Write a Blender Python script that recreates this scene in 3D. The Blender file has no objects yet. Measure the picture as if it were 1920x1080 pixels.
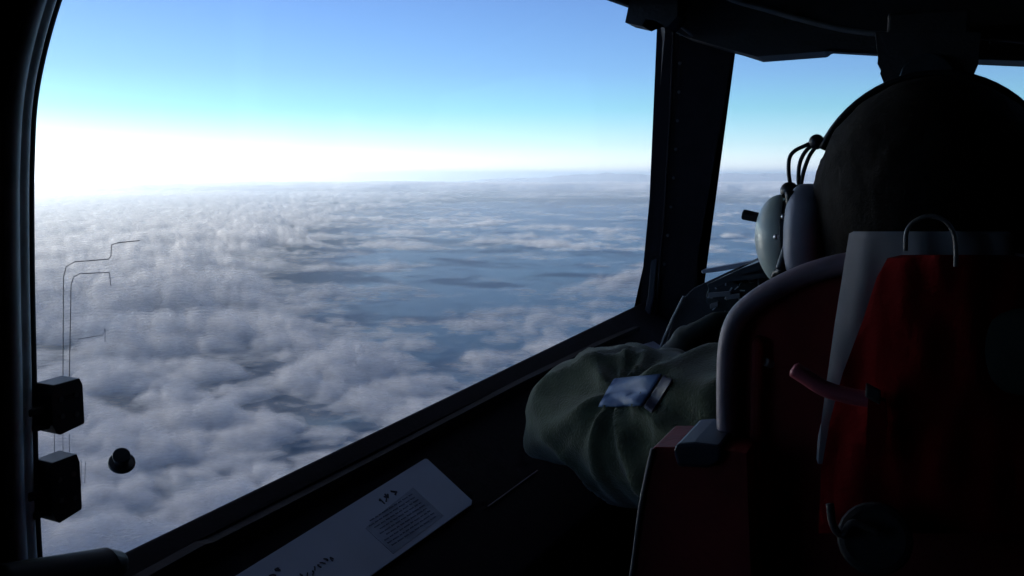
import bpy, bmesh, math, random
import numpy as np
from mathutils import Vector, Matrix

# ------------------------------------------------------------------ camera, sky, sun, exposure
sc = bpy.context.scene
W, Hh = 1920.0, 1080.0
FPX = 1850.0
YAW = math.radians(22.9)        # camera looks this far left of the nose (+Y is forward)
PITCH = math.radians(-6.5)
cam_d = bpy.data.cameras.new('camera')
cam = bpy.data.objects.new('camera', cam_d)
sc.collection.objects.link(cam)
cam_d.sensor_width = 36.0
cam_d.lens = 36.0 * FPX / W
cam_d.clip_start = 0.02
cam_d.clip_end = 600000.0
cam.rotation_mode = 'XYZ'
cam.rotation_euler = (math.pi / 2 + PITCH, 0, YAW)
sc.camera = cam
CAMR = Matrix.Rotation(YAW, 3, 'Z') @ Matrix.Rotation(math.pi / 2 + PITCH, 3, 'X')

SUN_EL = math.radians(17.0)
SUN_AZ = math.radians(22.9 + 48.0)      # left of the nose
sun_dir = Vector((-math.sin(SUN_AZ) * math.cos(SUN_EL), math.cos(SUN_AZ) * math.cos(SUN_EL), math.sin(SUN_EL)))
world = bpy.data.worlds.new('World')
sc.world = world
world.use_nodes = True
wt = world.node_tree
wt.nodes.clear()
sky = wt.nodes.new('ShaderNodeTexSky')
sky.sky_type = 'NISHITA'
sky.sun_disc = False
sky.sun_elevation = SUN_EL
sky.sun_rotation = -SUN_AZ
sky.altitude = 2500
sky.air_density = 1.0
sky.dust_density = 0.6
sky.ozone_density = 2.0
bg = wt.nodes.new('ShaderNodeBackground')
bg.inputs['Strength'].default_value = 0.15
wo = wt.nodes.new('ShaderNodeOutputWorld')
tcd = wt.nodes.new('ShaderNodeTexCoord'); sep = wt.nodes.new('ShaderNodeSeparateXYZ')
wt.links.new(tcd.outputs['Generated'], sep.inputs[0])
rmp = wt.nodes.new('ShaderNodeValToRGB')           # colour of the air by height above the horizon
wt.links.new(sep.outputs['Z'], rmp.inputs['Fac'])
STOPS = [(0.0, (0.85, 0.80, 1.0)), (0.03, (0.50, 0.56, 0.66)), (0.065, (0.32, 0.47, 0.52)), (0.10, (0.31, 0.40, 0.52)), (0.18, (0.29, 0.35, 0.49)), (0.5, (0.40, 0.40, 0.48))]
while len(rmp.color_ramp.elements) < len(STOPS): rmp.color_ramp.elements.new(0.9)
for e_, (p_, c_) in zip(rmp.color_ramp.elements, STOPS):
    e_.position = p_; e_.color = (*c_, 1)
mxs = wt.nodes.new('ShaderNodeMix'); mxs.data_type = 'RGBA'; mxs.blend_type = 'MULTIPLY'; mxs.inputs[0].default_value = 1.0
wt.links.new(sky.outputs[0], mxs.inputs[6]); wt.links.new(rmp.outputs[0], mxs.inputs[7])
wt.links.new(mxs.outputs[2], bg.inputs['Color'])
wt.links.new(bg.outputs[0], wo.inputs['Surface'])
sl = bpy.data.lights.new('sun', 'SUN')
sl.energy = 5.0
sl.angle = math.radians(0.5)
sl.color = (1.0, 0.93, 0.84)
so = bpy.data.objects.new('sun', sl)
sc.collection.objects.link(so)
so.rotation_euler = sun_dir.to_track_quat('Z', 'Y').to_euler()
sc.view_settings.view_transform = 'Standard'
sc.view_settings.look = 'None'
sc.view_settings.exposure = 1.0
sc.view_settings.gamma = 1.0
sc.cycles.transparent_max_bounces = 48
sc.cycles.max_bounces = 8
sc.cycles.volume_bounces = 1
sc.cycles.use_denoising = True

# ------------------------------------------------------------------ helpers
C = sc.collection
def tag(o, label=None, cat=None, group=None, kind=None):
    if label: o['label'] = label
    if cat: o['category'] = cat
    if group: o['group'] = group
    if kind: o['kind'] = kind
    return o

def node(nt, typ, **kw):
    n = nt.nodes.new(typ)
    for k, v in kw.items():
        setattr(n, k, v)
    return n

def fnoise(x, y, seed=0):
    xi = np.floor(x).astype(np.int64); yi = np.floor(y).astype(np.int64)
    xf = x - xi; yf = y - yi
    def g(ix, iy, fx, fy):
        h = (ix * 374761393 + iy * 668265263 + seed * 982451653) & 0xffffffff
        h = ((h ^ (h >> 13)) * 1274126177) & 0xffffffff
        h = ((h ^ (h >> 16)) * 2246822519) & 0xffffffff
        a = (h & 0xffff) / 65536.0 * 2 * math.pi
        return np.cos(a) * fx + np.sin(a) * fy
    u = xf ** 3 * (xf * (xf * 6 - 15) + 10); v = yf ** 3 * (yf * (yf * 6 - 15) + 10)
    n00 = g(xi, yi, xf, yf); n10 = g(xi + 1, yi, xf - 1, yf)
    n01 = g(xi, yi + 1, xf, yf - 1); n11 = g(xi + 1, yi + 1, xf - 1, yf - 1)
    return ((n00 * (1 - u) + n10 * u) * (1 - v) + (n01 * (1 - u) + n11 * u) * v) * 1.5

def fbm(x, y, seed, octs=4, gain=0.5):
    s = 0; a = 1.0; t = 0
    for k in range(octs):
        s = s + a * fnoise(x * 2 ** k + 17.3 * k, y * 2 ** k - 9.1 * k, seed + k); t += a; a *= gain
    return s / t

def grid_mesh(name, X, Y, Z, attrs=None):
    n, m = X.shape
    me = bpy.data.meshes.new(name)
    co = np.stack([X, Y, Z], -1).reshape(-1, 3).astype(np.float32)
    idx = np.arange(n * m).reshape(n, m)
    q = np.stack([idx[:-1, :-1], idx[:-1, 1:], idx[1:, 1:], idx[1:, :-1]], -1).reshape(-1, 4)
    me.vertices.add(len(co)); me.vertices.foreach_set('co', co.ravel())
    me.loops.add(q.size); me.loops.foreach_set('vertex_index', q.ravel().astype(np.int32))
    me.polygons.add(len(q))
    me.polygons.foreach_set('loop_start', (np.arange(len(q)) * 4).astype(np.int32))
    me.update(calc_edges=True)
    me.polygons.foreach_set('use_smooth', np.ones(len(q), dtype=bool))
    for k, v in (attrs or {}).items():
        a = me.attributes.new(k, 'FLOAT', 'POINT')
        a.data.foreach_set('value', v.ravel().astype(np.float32))
    return me

def link(name, me, mat=None, parent=None):
    o = bpy.data.objects.new(name, me)
    C.objects.link(o)
    if mat is not None: me.materials.append(mat)
    if parent is not None: o.parent = parent
    return o
# ------------------------------------------------------------------ outside: sea, cloud deck, far banks, added shade cloud, haze
DECK = -900.0
def smooth(a, b, x):
    t = np.clip((x - a) / (b - a), 0, 1); return t * t * (3 - 2 * t)

def cloud_mat(name, alpha_attr, col=(0.8, 0.8, 0.82), detail=None, trans=0.45):
    m = bpy.data.materials.new(name); m.use_nodes = True
    nt = m.node_tree; nt.nodes.clear()
    out = node(nt, 'ShaderNodeOutputMaterial')
    d = node(nt, 'ShaderNodeBsdfDiffuse'); d.inputs['Color'].default_value = (*col, 1)
    t = node(nt, 'ShaderNodeBsdfTranslucent'); t.inputs['Color'].default_value = (*col, 1)
    mx = node(nt, 'ShaderNodeMixShader'); mx.inputs[0].default_value = trans
    nt.links.new(d.outputs[0], mx.inputs[1]); nt.links.new(t.outputs[0], mx.inputs[2])
    tr = node(nt, 'ShaderNodeBsdfTransparent')
    m2 = node(nt, 'ShaderNodeMixShader')
    at = node(nt, 'ShaderNodeAttribute'); at.attribute_name = alpha_attr
    fac = at.outputs['Fac']
    if detail:
        g = node(nt, 'ShaderNodeNewGeometry')
        nz = node(nt, 'ShaderNodeTexNoise'); nz.inputs['Scale'].default_value = 1.0 / detail
        nz.inputs['Detail'].default_value = 5; nz.inputs['Roughness'].default_value = 0.6
        nt.links.new(g.outputs['Position'], nz.inputs['Vector'])
        mr = node(nt, 'ShaderNodeMapRange'); mr.inputs[1].default_value = 0.3; mr.inputs[2].default_value = 0.7
        mr.inputs[3].default_value = -0.3; mr.inputs[4].default_value = 0.22
        nt.links.new(nz.outputs['Fac'], mr.inputs[0])
        # the noise eats only into partly covered places
        b = node(nt, 'ShaderNodeMath', operation='ADD'); nt.links.new(fac, b.inputs[0]); nt.links.new(mr.outputs[0], b.inputs[1])
        c = node(nt, 'ShaderNodeMath', operation='MULTIPLY'); c.use_clamp = True
        s2 = node(nt, 'ShaderNodeMath', operation='MULTIPLY'); s2.use_clamp = True; s2.inputs[1].default_value = 3.0
        nt.links.new(fac, s2.inputs[0])
        b.use_clamp = True
        nt.links.new(b.outputs[0], c.inputs[0]); nt.links.new(s2.outputs[0], c.inputs[1])
        fac = c.outputs[0]
    nt.links.new(fac, m2.inputs[0]); nt.links.new(tr.outputs[0], m2.inputs[1]); nt.links.new(mx.outputs[0], m2.inputs[2])
    nt.links.new(m2.outputs[0], out.inputs['Surface'])
    return m

def polar(r, az):
    """az: to the left of the camera's heading, radians; world x, y"""
    a = YAW + az
    return -np.sin(a) * r, np.cos(a) * r

# deck of broken cloud
NR, NA = 560, 720
dep = np.radians(np.concatenate([np.linspace(24.0, 1.3, NR - 60), np.linspace(1.26, 0.58, 60)]))
rr = -DECK / np.tan(dep)
aa = np.radians(np.linspace(-34, 34, NA))
R, A = np.meshgrid(rr, aa, indexing='ij')
X, Y = polar(R, A)
u = -R * np.sin(A); v = R * np.cos(A)      # u to the right, v ahead
cover = fbm(X / 3800, Y / 3800, 3, 3)
left = smooth(1300, -1700, u + 0.26 * v - 350 + 400 * fbm(X / 1500, Y / 1500, 5, 2))
far = smooth(5000, 20000, v)
wx = X + 120 * fbm(X / 400, Y / 400, 41, 3); wy = Y + 120 * fbm(X / 400, Y / 400, 47, 3)
def domes(x, y, cell, seed):
    """rounded heads, one per cell, of uneven size: 1 at the middle of a head, 0 between heads"""
    gx_ = np.floor(x / cell).astype(np.int64); gy_ = np.floor(y / cell).astype(np.int64)
    best = np.full(x.shape, -1.0)
    for i in (-1, 0, 1):
        for j in (-1, 0, 1):
            cx = gx_ + i; cy = gy_ + j
            h = (cx * 374761393 + cy * 668265263 + seed * 982451653) & 0xffffffff
            h = ((h ^ (h >> 13)) * 1274126177) & 0xffffffff; h = ((h ^ (h >> 16)) * 2246822519) & 0xffffffff
            jx = (h & 0xff) / 255.0; jy = ((h >> 8) & 0xff) / 255.0; jr = 0.55 + 0.5 * ((h >> 16) & 0xff) / 255.0
            d2 = ((x / cell - cx - jx) ** 2 + (y / cell - cy - jy) ** 2) / jr ** 2
            best = np.maximum(best, jr * (1 - d2))
    return np.sqrt(np.clip(best, 0, None))
mid = fbm(X / 1000, Y / 1000, 11, 3)
p1 = domes(wx, wy, 330, 21); p2 = domes(wx * 1.02 + 77, wy, 150, 33); p3 = domes(wx, wy, 75, 37)
fine = fbm(X / 60, Y / 60, 51, 2)
puff = 0.55 * p1 + 0.3 * p2 + 0.15 * p3
band = smooth(40000, 52000, R + 9000 * cover)
rim = smooth(7000, 26000, R) * smooth(-0.02, 0.28, A)
dens = -0.64 + 0.72 * left + 0.42 * cover + 0.45 * mid + 1.25 * (puff - 0.36) + 0.06 * fine + 0.3 * band + 0.6 * rim
small = domes(wx + 500, wy * 0.9, 260, 61) * smooth(0.0, 0.45, fbm(X / 1500, Y / 1500, 67, 3) + 0.02)
dens = np.maximum(dens, (1 - left) * (1 - 0.8 * smooth(14000, 30000, R)) * (0.74 * small - 0.19))
lumps = np.clip(dens + 0.1, 0, 1.3)
base = 40 * left 
NS = 9
cm = cloud_mat('cloud_white', 'alpha', detail=80.0)
vals = []
for k in range(NS):
    t = k / (NS - 1)
    hgt = base + t * (95 * smooth(0.0, 1.0, lumps) + 105 * puff) * (0.55 + 0.45 * smooth(3000, 8000, R)) 
    al = np.clip((dens + 0.16 - 0.45 * t) / 0.62, 0, 1)
    al = al * al * (3 - 2 * al) * (0.66 - 0.34 * t)
    if k == 0:
        al = np.clip(al + 0.07 + 0.25 * left + 0.10 * mid + 0.2 * band, 0, 0.97)
    me = grid_mesh('cloud_shell', X, Y, DECK - 60 + hgt, {'alpha': al})
    vals.append(me)
bm = bmesh.new()
for me in vals: bm.from_mesh(me)
me = bpy.data.meshes.new('cloud_deck'); bm.to_mesh(me); bm.free()
for m_ in vals: bpy.data.meshes.remove(m_)
deck = link('cloud_deck', me, cm)
tag(deck, 'broken deck of soft grey white clouds stretching below the aircraft to the horizon', 'clouds', kind='stuff')

# sea / low overcast far below, out to the horizon and all round
rr2 = np.concatenate([[0.0], np.geomspace(300, 260000, 160)])
aa2 = np.linspace(-math.pi, math.pi, 181)
R2, A2 = np.meshgrid(rr2, aa2, indexing='ij')
X2, Y2 = polar(R2, A2)
me = grid_mesh('sea', X2, Y2, np.full(X2.shape, DECK - 450.0))
ms = bpy.data.materials.new('sea_water'); ms.use_nodes = True
nt = ms.node_tree; b = nt.nodes['Principled BSDF']
b.inputs['Base Color'].default_value = (0.008, 0.085, 0.19, 1); b.inputs['Roughness'].default_value = 0.6
sea = link('sea', me, ms); tag(sea, kind='structure')

# haze box
def box_mesh(name, x0, x1, y0, y1, z0, z1):
    bm = bmesh.new(); bmesh.ops.create_cube(bm, size=1)
    for v_ in bm.verts:
        v_.co = Vector((x0 if v_.co.x < 0 else x1, y0 if v_.co.y < 0 else y1, z0 if v_.co.z < 0 else z1))
    me = bpy.data.meshes.new(name); bm.to_mesh(me); bm.free(); return me
hz = link('haze', box_mesh('haze', -262000, 262000, -262000, 262000, DECK - 452, 760))
mh = bpy.data.materials.new('haze_air'); mh.use_nodes = True
nt = mh.node_tree; nt.nodes.clear()
o_ = node(nt, 'ShaderNodeOutputMaterial'); pv = node(nt, 'ShaderNodeVolumePrincipled')
pv.inputs['Color'].default_value = (0.80, 0.90, 1.0, 1); pv.inputs['Density'].default_value = 1.45e-5
pv.inputs['Anisotropy'].default_value = 0.78
nt.links.new(pv.outputs[0], o_.inputs['Volume'])
hz.data.materials.append(mh)
tag(hz, 'pale blue haze thickening towards the horizon', 'haze', kind='stuff')


# far bank of cloud tops standing on the horizon
rb = np.linspace(78000, 96000, 40); ab = np.radians(np.linspace(-34, 9, 420))
RB, AB = np.meshgrid(rb, ab, indexing='ij'); XB, YB = polar(RB, AB)
prof_ = np.sin(np.clip((RB - 78000) / 18000, 0, 1) * math.pi) ** 0.6
top_ = 0.70 + 0.30 * fbm(AB * 15, RB / 30000, 71, 4) + 0.06 * fbm(AB * 160, RB / 6000, 75, 3)
top_ = np.clip(top_, 0.05, 1.1) * smooth(math.radians(9), math.radians(-6), AB)
ZB = DECK - 20 + 1500 * prof_ * top_
me = grid_mesh('cloud_bank', XB, YB, ZB, {'alpha': np.clip(0.6 * smooth(math.radians(9), math.radians(-5), AB) * smooth(0.05, 0.4, prof_) * (0.8 + 0.4 * fbm(AB * 30, RB / 4000, 79, 3)), 0, 1)})
bank = link('cloud_bank', me, cloud_mat('backlit_bank_cloud', 'alpha', col=(0.62, 0.60, 0.68)))  # lilac grey of backlit cloud put into the base colour
tag(bank, 'low lilac grey bank of cloud tops along the horizon on the right', 'clouds', kind='stuff')

# sunlit wall of cloud tops nearer than that bank: its tall side faces the camera and the sun
rw = np.concatenate([np.linspace(50000, 56000, 36), np.linspace(57000, 74000, 14)]); aw_ = np.radians(np.linspace(-34, 34, 900))
RW, AW = np.meshgrid(rw, aw_, indexing='ij'); XW, YW = polar(RW, AW)
edge_ = 2500 * fbm(AW * 9, RW * 0 + 3.3, 91, 4)
rise = smooth(50500, 54500, RW + edge_)
lump_ = 1 + 0.10 * fbm(AW * 60, RW / 1500, 95, 3) + 0.04 * fbm(AW * 300, RW / 600, 97, 2)
ZW = DECK - 60 + 500 * rise * np.clip(lump_ + 0.3 * fbm(AW * 14, RW / 9000, 99, 2), 0.3, 1.5)
me = grid_mesh('cloud_wall', XW, YW, ZW, {'alpha': np.clip(rise * 1.3, 0, 0.93) * (0.8 + 0.2 * smooth(-.2, .3, fbm(AW * 40, RW / 800, 98, 3)))})
cwl = link('cloud_wall', me, cloud_mat('wall_cloud', 'alpha', col=(0.93, 0.93, 0.95), trans=0.4))
cwl.name = 'cloud_ridge'
tag(cwl, 'bright white line of sunlit cloud tops just below the horizon', 'clouds', kind='stuff')

# unseen cloud sheet up to the left, added to shade the aircraft and nearer deck
HZ = 6000.0
off_ = (HZ - DECK) / math.tan(SUN_EL)
spx, spy = sun_dir.x / math.cos(SUN_EL), sun_dir.y / math.cos(SUN_EL)
us = np.linspace(-22000, 26000, 200); vs_ = np.linspace(-16000, 17000, 150)
US, VS = np.meshgrid(us, vs_, indexing='ij')
cy_w, sy_w = math.cos(YAW), math.sin(YAW)
XS = US * cy_w - VS * sy_w; YS_ = US * sy_w + VS * cy_w
wv = VS + 1.5 * np.maximum(0, -(US + 0.15 * VS)) + 1500 * fbm(XS / 5000, YS_ / 5000, 111, 3)
shade = (1 - smooth(8000, 14500, wv)) * smooth(-22000, -19000, US) * smooth(26000, 22000, US) * smooth(-16000, -12000, VS)
core = 1 - smooth(3500, 6000, np.hypot(US - 2000, VS + 2000))
al = np.clip(shade * (0.58 + 0.22 * smooth(-1500, 2500, US) + 0.25 * fbm(XS / 2500, YS_ / 2500, 117, 4)) + core * 0.9, 0, 0.995)
me = grid_mesh('added_shade_cloud', XS + spx * off_, YS_ + spy * off_, HZ + 250 * fbm(XS / 4000, YS_ / 4000, 121, 4), {'alpha': al})
hc = link('added_shade_cloud', me, cloud_mat('added_shade_cloud_mat', 'alpha', trans=0.25))
tag(hc, 'added high sheet of cloud shading the aircraft and nearer deck, outside the window view', 'clouds', kind='stuff')
# ------------------------------------------------------------------ cockpit helpers
def ray(px, py):
    return (CAMR @ Vector((px - W / 2, Hh / 2 - py, -FPX))).normalized()
def hit(px, py, p0, n):
    d = ray(px, py); return d * (p0.dot(n) / d.dot(n))
def at_y(px, py, y):
    d = ray(px, py); return d * (y / d.y)

def pbr(name, col, rough=0.6, metal=0.0, spec=0.5, noise_amt=0.25, scale=40.0, bump=0.0, bscale=200.0, sheen=0.0):
    m = bpy.data.materials.new(name); m.use_nodes = True
    nt = m.node_tree; b = nt.nodes['Principled BSDF']
    b.inputs['Roughness'].default_value = rough; b.inputs['Metallic'].default_value = metal
    b.inputs['Specular IOR Level'].default_value = spec
    if sheen: b.inputs['Sheen Weight'].default_value = sheen
    tc = node(nt, 'ShaderNodeTexCoord')
    nz = node(nt, 'ShaderNodeTexNoise'); nz.inputs['Scale'].default_value = scale; nz.inputs['Detail'].default_value = 5
    nt.links.new(tc.outputs['Object'], nz.inputs['Vector'])
    r_ = node(nt, 'ShaderNodeValToRGB')
    lo = tuple(c * (1 - noise_amt) for c in col); hi = tuple(min(1, c * (1 + noise_amt)) for c in col)
    r_.color_ramp.elements[0].position = 0.3; r_.color_ramp.elements[1].position = 0.7
    r_.color_ramp.elements[0].color = (*lo, 1); r_.color_ramp.elements[1].color = (*hi, 1)
    nt.links.new(nz.outputs['Fac'], r_.inputs[0]); nt.links.new(r_.outputs[0], b.inputs['Base Color'])
    if bump:
        n2 = node(nt, 'ShaderNodeTexNoise'); n2.inputs['Scale'].default_value = bscale; n2.inputs['Detail'].default_value = 3
        nt.links.new(tc.outputs['Object'], n2.inputs['Vector'])
        bp = node(nt, 'ShaderNodeBump'); bp.inputs['Strength'].default_value = bump; bp.inputs['Distance'].default_value = 0.002
        nt.links.new(n2.outputs['Fac'], bp.inputs['Height']); nt.links.new(bp.outputs[0], b.inputs['Normal'])
    return m

M = {
 'black': pbr('matte_black_paint', (0.012, 0.011, 0.014), 0.7, bump=0.3),
 'wall': pbr('dark_wall_paint', (0.009, 0.006, 0.008), 0.8, spec=0.2, bump=0.3),
 'sillm': pbr('sill_paint', (0.008, 0.005, 0.008), 0.8, spec=0.2, bump=0.3),
 'ledge': pbr('grey_ledge_paint', (0.10, 0.12, 0.17), 0.5),
 'frame': pbr('grey_window_frame', (0.85, 0.90, 0.90), 0.5, metal=0.3),
 'seal': pbr('rubber_seal', (0.007, 0.007, 0.012), 0.6, spec=0.3),
 'block': pbr('black_plastic', (0.02, 0.024, 0.03), 0.4),
 'rivet': pbr('dull_rivet', (0.04, 0.035, 0.035), 0.6),
 'steel': pbr('steel', (0.5, 0.5, 0.52), 0.3, metal=1.0),
 'paper': pbr('card', (0.48, 0.56, 0.68), 0.7, noise_amt=0.06, scale=15),
 'ink': pbr('ink', (0.02, 0.03, 0.06), 0.7),
 'ink2': pbr('grey_ink', (0.30, 0.36, 0.46), 0.7),
 'cloth': pbr('olive_flight_suit', (0.050, 0.062, 0.034), 0.9, spec=0.15, noise_amt=0.25, bump=0.6, bscale=400, sheen=0.2),
 'skin': pbr('skin', (0.35, 0.2, 0.15), 0.55, noise_amt=0.08),
 'hair': pbr('dark_hair', (0.008, 0.006, 0.005), 0.85, spec=0.15, noise_amt=0.4, scale=90, bump=0.4, bscale=500),
 'cup': pbr('pale_green_plastic', (0.50, 0.56, 0.50), 0.3, noise_amt=0.08),
 'cushion': pbr('grey_vinyl_cushion', (0.26, 0.27, 0.33), 0.5, noise_amt=0.15),
 'wire': pbr('black_wire', (0.012, 0.013, 0.018), 0.4),
 'rim': pbr('worn_seat_frame', (0.19, 0.145, 0.185), 0.5, noise_amt=0.3, scale=25),
 'redpad': pbr('red_seat_cover', (0.14, 0.002, 0.003), 0.9, spec=0.08, noise_amt=0.25, scale=20, bump=0.4),
 'darkred': pbr('dark_red_leather', (0.24, 0.022, 0.022), 0.6, spec=0.3, noise_amt=0.3, scale=20, bump=0.3),
 'sheet': pbr('grey_canvas', (0.26, 0.25, 0.27), 0.9, noise_amt=0.15, scale=15),
 'strap': pbr('red_webbing', (0.5, 0.10, 0.13), 0.5, noise_amt=0.15),
 'cap': pbr('blue_black_vinyl', (0.018, 0.021, 0.045), 0.5),
 'gauge': pbr('gauge_glass', (0.03, 0.035, 0.04), 0.15),
 'mark': pbr('gauge_marking', (0.35, 0.36, 0.38), 0.6),
 'heat': pbr('heater_wire_metal', (0.14, 0.15, 0.20), 0.5),
 'overhead': pbr('overhead_paint', (0.016, 0.013, 0.015), 0.65, bump=0.3),
 'conduit': pbr('grey_conduit', (0.13, 0.12, 0.12), 0.5),
}
def glass_mat():
    m = bpy.data.materials.new('window_glass'); m.use_nodes = True
    nt = m.node_tree; nt.nodes.clear()
    out = node(nt, 'ShaderNodeOutputMaterial'); tr = node(nt, 'ShaderNodeBsdfTransparent'); tr.inputs['Color'].default_value = (0.97, 0.985, 0.985, 1)
    gl = node(nt, 'ShaderNodeBsdfGlossy'); gl.inputs['Roughness'].default_value = 0.03
    mx = node(nt, "ShaderNodeMixShader")
    mx.inputs[0].default_value = 0.02; nt.links.new(tr.outputs[0], mx.inputs[1]); nt.links.new(gl.outputs[0], mx.inputs[2])
    nt.links.new(mx.outputs[0], out.inputs['Surface']); return m
M['glass'] = glass_mat()

def bmobj(name, bm, mat, parent=None, smooth_=False, bevel=0.0, seg=2):
    bmesh.ops.recalc_face_normals(bm, faces=bm.faces)
    me = bpy.data.meshes.new(name); bm.to_mesh(me); bm.free()
    if smooth_: me.polygons.foreach_set('use_smooth', [True] * len(me.polygons))
    o = link(name, me, M[mat] if isinstance(mat, str) else mat, parent)
    if bevel:
        md = o.modifiers.new('bevel', 'BEVEL'); md.width = bevel; md.segments = seg; md.limit_method = 'ANGLE'; md.angle_limit = math.radians(35)
    return o

def add_prism(bm, pts, vec):
    """closed outline pts (3D) pushed along vec"""
    a = [bm.verts.new(p) for p in pts]; b = [bm.verts.new(p + vec) for p in pts]
    n = len(pts)
    f1 = bm.faces.new(a); f2 = bm.faces.new(list(reversed(b)))
    for i in range(n):
        bm.faces.new([a[i], b[i], b[(i + 1) % n], a[(i + 1) % n]])
    bmesh.ops.triangulate(bm, faces=[f1, f2])

def add_ring(bm, inner, outer, vec):
    n = len(inner)
    A_ = [[bm.verts.new(p + o_) for p in L] for L in (inner, outer) for o_ in (Vector((0, 0, 0)), vec)]
    i0, i1, o0, o1 = A_
    for k in range(n):
        j = (k + 1) % n
        bm.faces.new([i0[k], i0[j], o0[j], o0[k]]); bm.faces.new([i1[k], o1[k], o1[j], i1[j]])
        bm.faces.new([i0[k], i1[k], i1[j], i0[j]]); bm.faces.new([o0[k], o0[j], o1[j], o1[k]])

def spline(pts, n=8, closed=False):
    """Catmull-Rom through pts (Vectors or tuples)"""
    P = [Vector(p) for p in pts]; out = []
    m = len(P); rng = m if closed else m - 1
    for i in range(rng):
        p1, p2 = P[i], P[(i + 1) % m]
        p0 = P[i - 1] if (closed or i > 0) else p1 * 2 - p2
        p3 = P[(i + 2) % m] if (closed or i + 2 < m) else p2 * 2 - p1
        for k in range(n):
            t = k / n
            out.append(0.5 * ((2 * p1) + (p2 - p0) * t + (2 * p0 - 5 * p1 + 4 * p2 - p3) * t * t + (3 * p1 - p0 - 3 * p2 + p3) * t ** 3))
    if not closed: out.append(P[-1])
    return out

def add_tube(bm, pts, r, seg=10, flat=1.0, flatdir=None):
    n = len(pts); rad = r if isinstance(r, (list, tuple)) else [r] * n
    t0 = (pts[1] - pts[0]).normalized()
    up = flatdir or (Vector((0, 0, 1)) if abs(t0.z) < 0.9 else Vector((1, 0, 0)))
    rings = []
    for i, p in enumerate(pts):
        t = (pts[min(i + 1, n - 1)] - pts[max(i - 1, 0)]).normalized()
        side = t.cross(up)
        if side.length < 1e-5: side = t.cross(Vector((1, 0, 0.3)))
        side.normalize(); u2 = side.cross(t).normalized()
        if flatdir is None: up = u2
        rings.append([bm.verts.new(p + side * math.cos(2 * math.pi * k / seg) * rad[i] + u2 * math.sin(2 * math.pi * k / seg) * rad[i] * flat) for k in range(seg)])
    for a, b in zip(rings[:-1], rings[1:]):
        for k in range(seg):
            bm.faces.new([a[k], a[(k + 1) % seg], b[(k + 1) % seg], b[k]])
    bm.faces.new(list(reversed(rings[0]))); bm.faces.new(rings[-1])

def add_box(bm, c, ax, ay, az):
    """box with centre c and half-axes ax, ay, az"""
    vs = [bm.verts.new(c + ax * i + ay * j + az * k) for i in (-1, 1) for j in (-1, 1) for k in (-1, 1)]
    for f in ((0, 1, 3, 2), (4, 6, 7, 5), (0, 4, 5, 1), (2, 3, 7, 6), (0, 2, 6, 4), (1, 5, 7, 3)):
        bm.faces.new([vs[i] for i in f])

def add_disc(bm, c, n, r, h, seg=24):
    add_tube(bm, [c, c + n.normalized() * h], r, seg)

def empty(name, loc, label, cat, group=None):
    o = bpy.data.objects.new(name, None); C.objects.link(o); o.location = loc
    o.empty_display_size = 0.05
    tag(o, label, cat, group); return o

def adopt(o, root):
    """parent o under root, keeping o where it was built"""
    o.parent = root; o.matrix_parent_inverse = Matrix.Translation(-root.location); return o

# ------------------------------------------------------------------ side wall and side window
WP0 = Vector((-0.56, 0.50, 0.0)); WDIR = Vector((0.13, 1.15, 0)).normalized()
WN = Vector((WDIR.y, -WDIR.x, 0))          # into the cabin
def WL(px, py, inn=0.0):
    return hit(px, py, WP0 + WN * inn, WN)

open_px = [(84, 1182), (76, 1060), (68, 900), (64, 700), (61, 500), (61, 300), (71, 160), (112, 0), (172, -150), (262, -262), (380, -318), (520, -293),
           (800, -162), (1140, -4), (1190, 20), (1244, 47), (1240, 200), (1228, 400), (1214, 555), (1206, 592), (1180, 622), (1130, 642), (980, 715), (700, 863), (402, 1014), (386, 1019), (280, 1078)]
inner = [WL(*p) if not (1185 < p[0] or 1170 < p[0] and p[1] > 600) else WL(p[0], p[1], -0.012) + WN * 0.012 for p in open_px]
cen = sum(inner, Vector()) / len(inner)
def push(p, s):
    """a point pushed outward in the wall plane by s metres"""
    i = inner.index(p); a = inner[i - 1]; b = inner[(i + 1) % len(inner)]
    t = (b - a).normalized(); n_ = t.cross(WN).normalized()
    if n_.dot(p - cen) < 0: n_ = -n_
    return p + n_ * s
swin = empty('side_window', WL(600, 600), 'large framed side window at the left, with two black blocks on its rear edge, looking down on the clouds', 'window')
bm = bmesh.new()
add_ring(bm, inner, [push(p, 0.035 if p.y < 1.5 else 0.014) for p in inner], -WN * 0.012)
f_ = adopt(bmobj('window_frame', bm, 'seal', bevel=0.002), swin)
# glass
bm = bmesh.new(); add_prism(bm, [push(p, 0.004) - WN * 0.006 for p in inner], -WN * 0.004)
adopt(bmobj('glass_pane', bm, 'glass'), swin)
# the stacked beads of the rear edge
edge = [(90, 1190), (78, 1060), (70, 900), (66, 700), (62, 500), (62, 300), (72, 160), (113, 0), (175, -150), (265, -262)]
def bead(off, r, mat, name, inn, flat=0.6):
    pts = []
    for i, (x, y) in enumerate(edge):
        nx, ny = (-1, 0) if i < 6 else (-0.95, -0.3)
        pts.append(WL(x + nx * off, y + ny * off, inn))
    bm = bmesh.new(); add_tube(bm, spline(pts, 6), r, 12)
    return adopt(bmobj(name, bm, mat, smooth_=True), swin)
bead(9, 0.0042, 'seal', 'rubber_bead', 0.002)
bead(22, 0.0050, 'frame', 'metal_bead', 0.010, 1.0)
bead(33, 0.0028, 'seal', 'rubber_bead', 0.003)
bead(44, 0.0064, 'frame', 'metal_bead', 0.014, 1.0)
# small clip on the bead
bm = bmesh.new(); add_box(bm, WL(40, 195, 0.009), WDIR * 0.004, Vector((0, 0, 0.011)), WN * 0.003)
adopt(bmobj('clip', bm, 'seal', bevel=0.002), swin)
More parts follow.
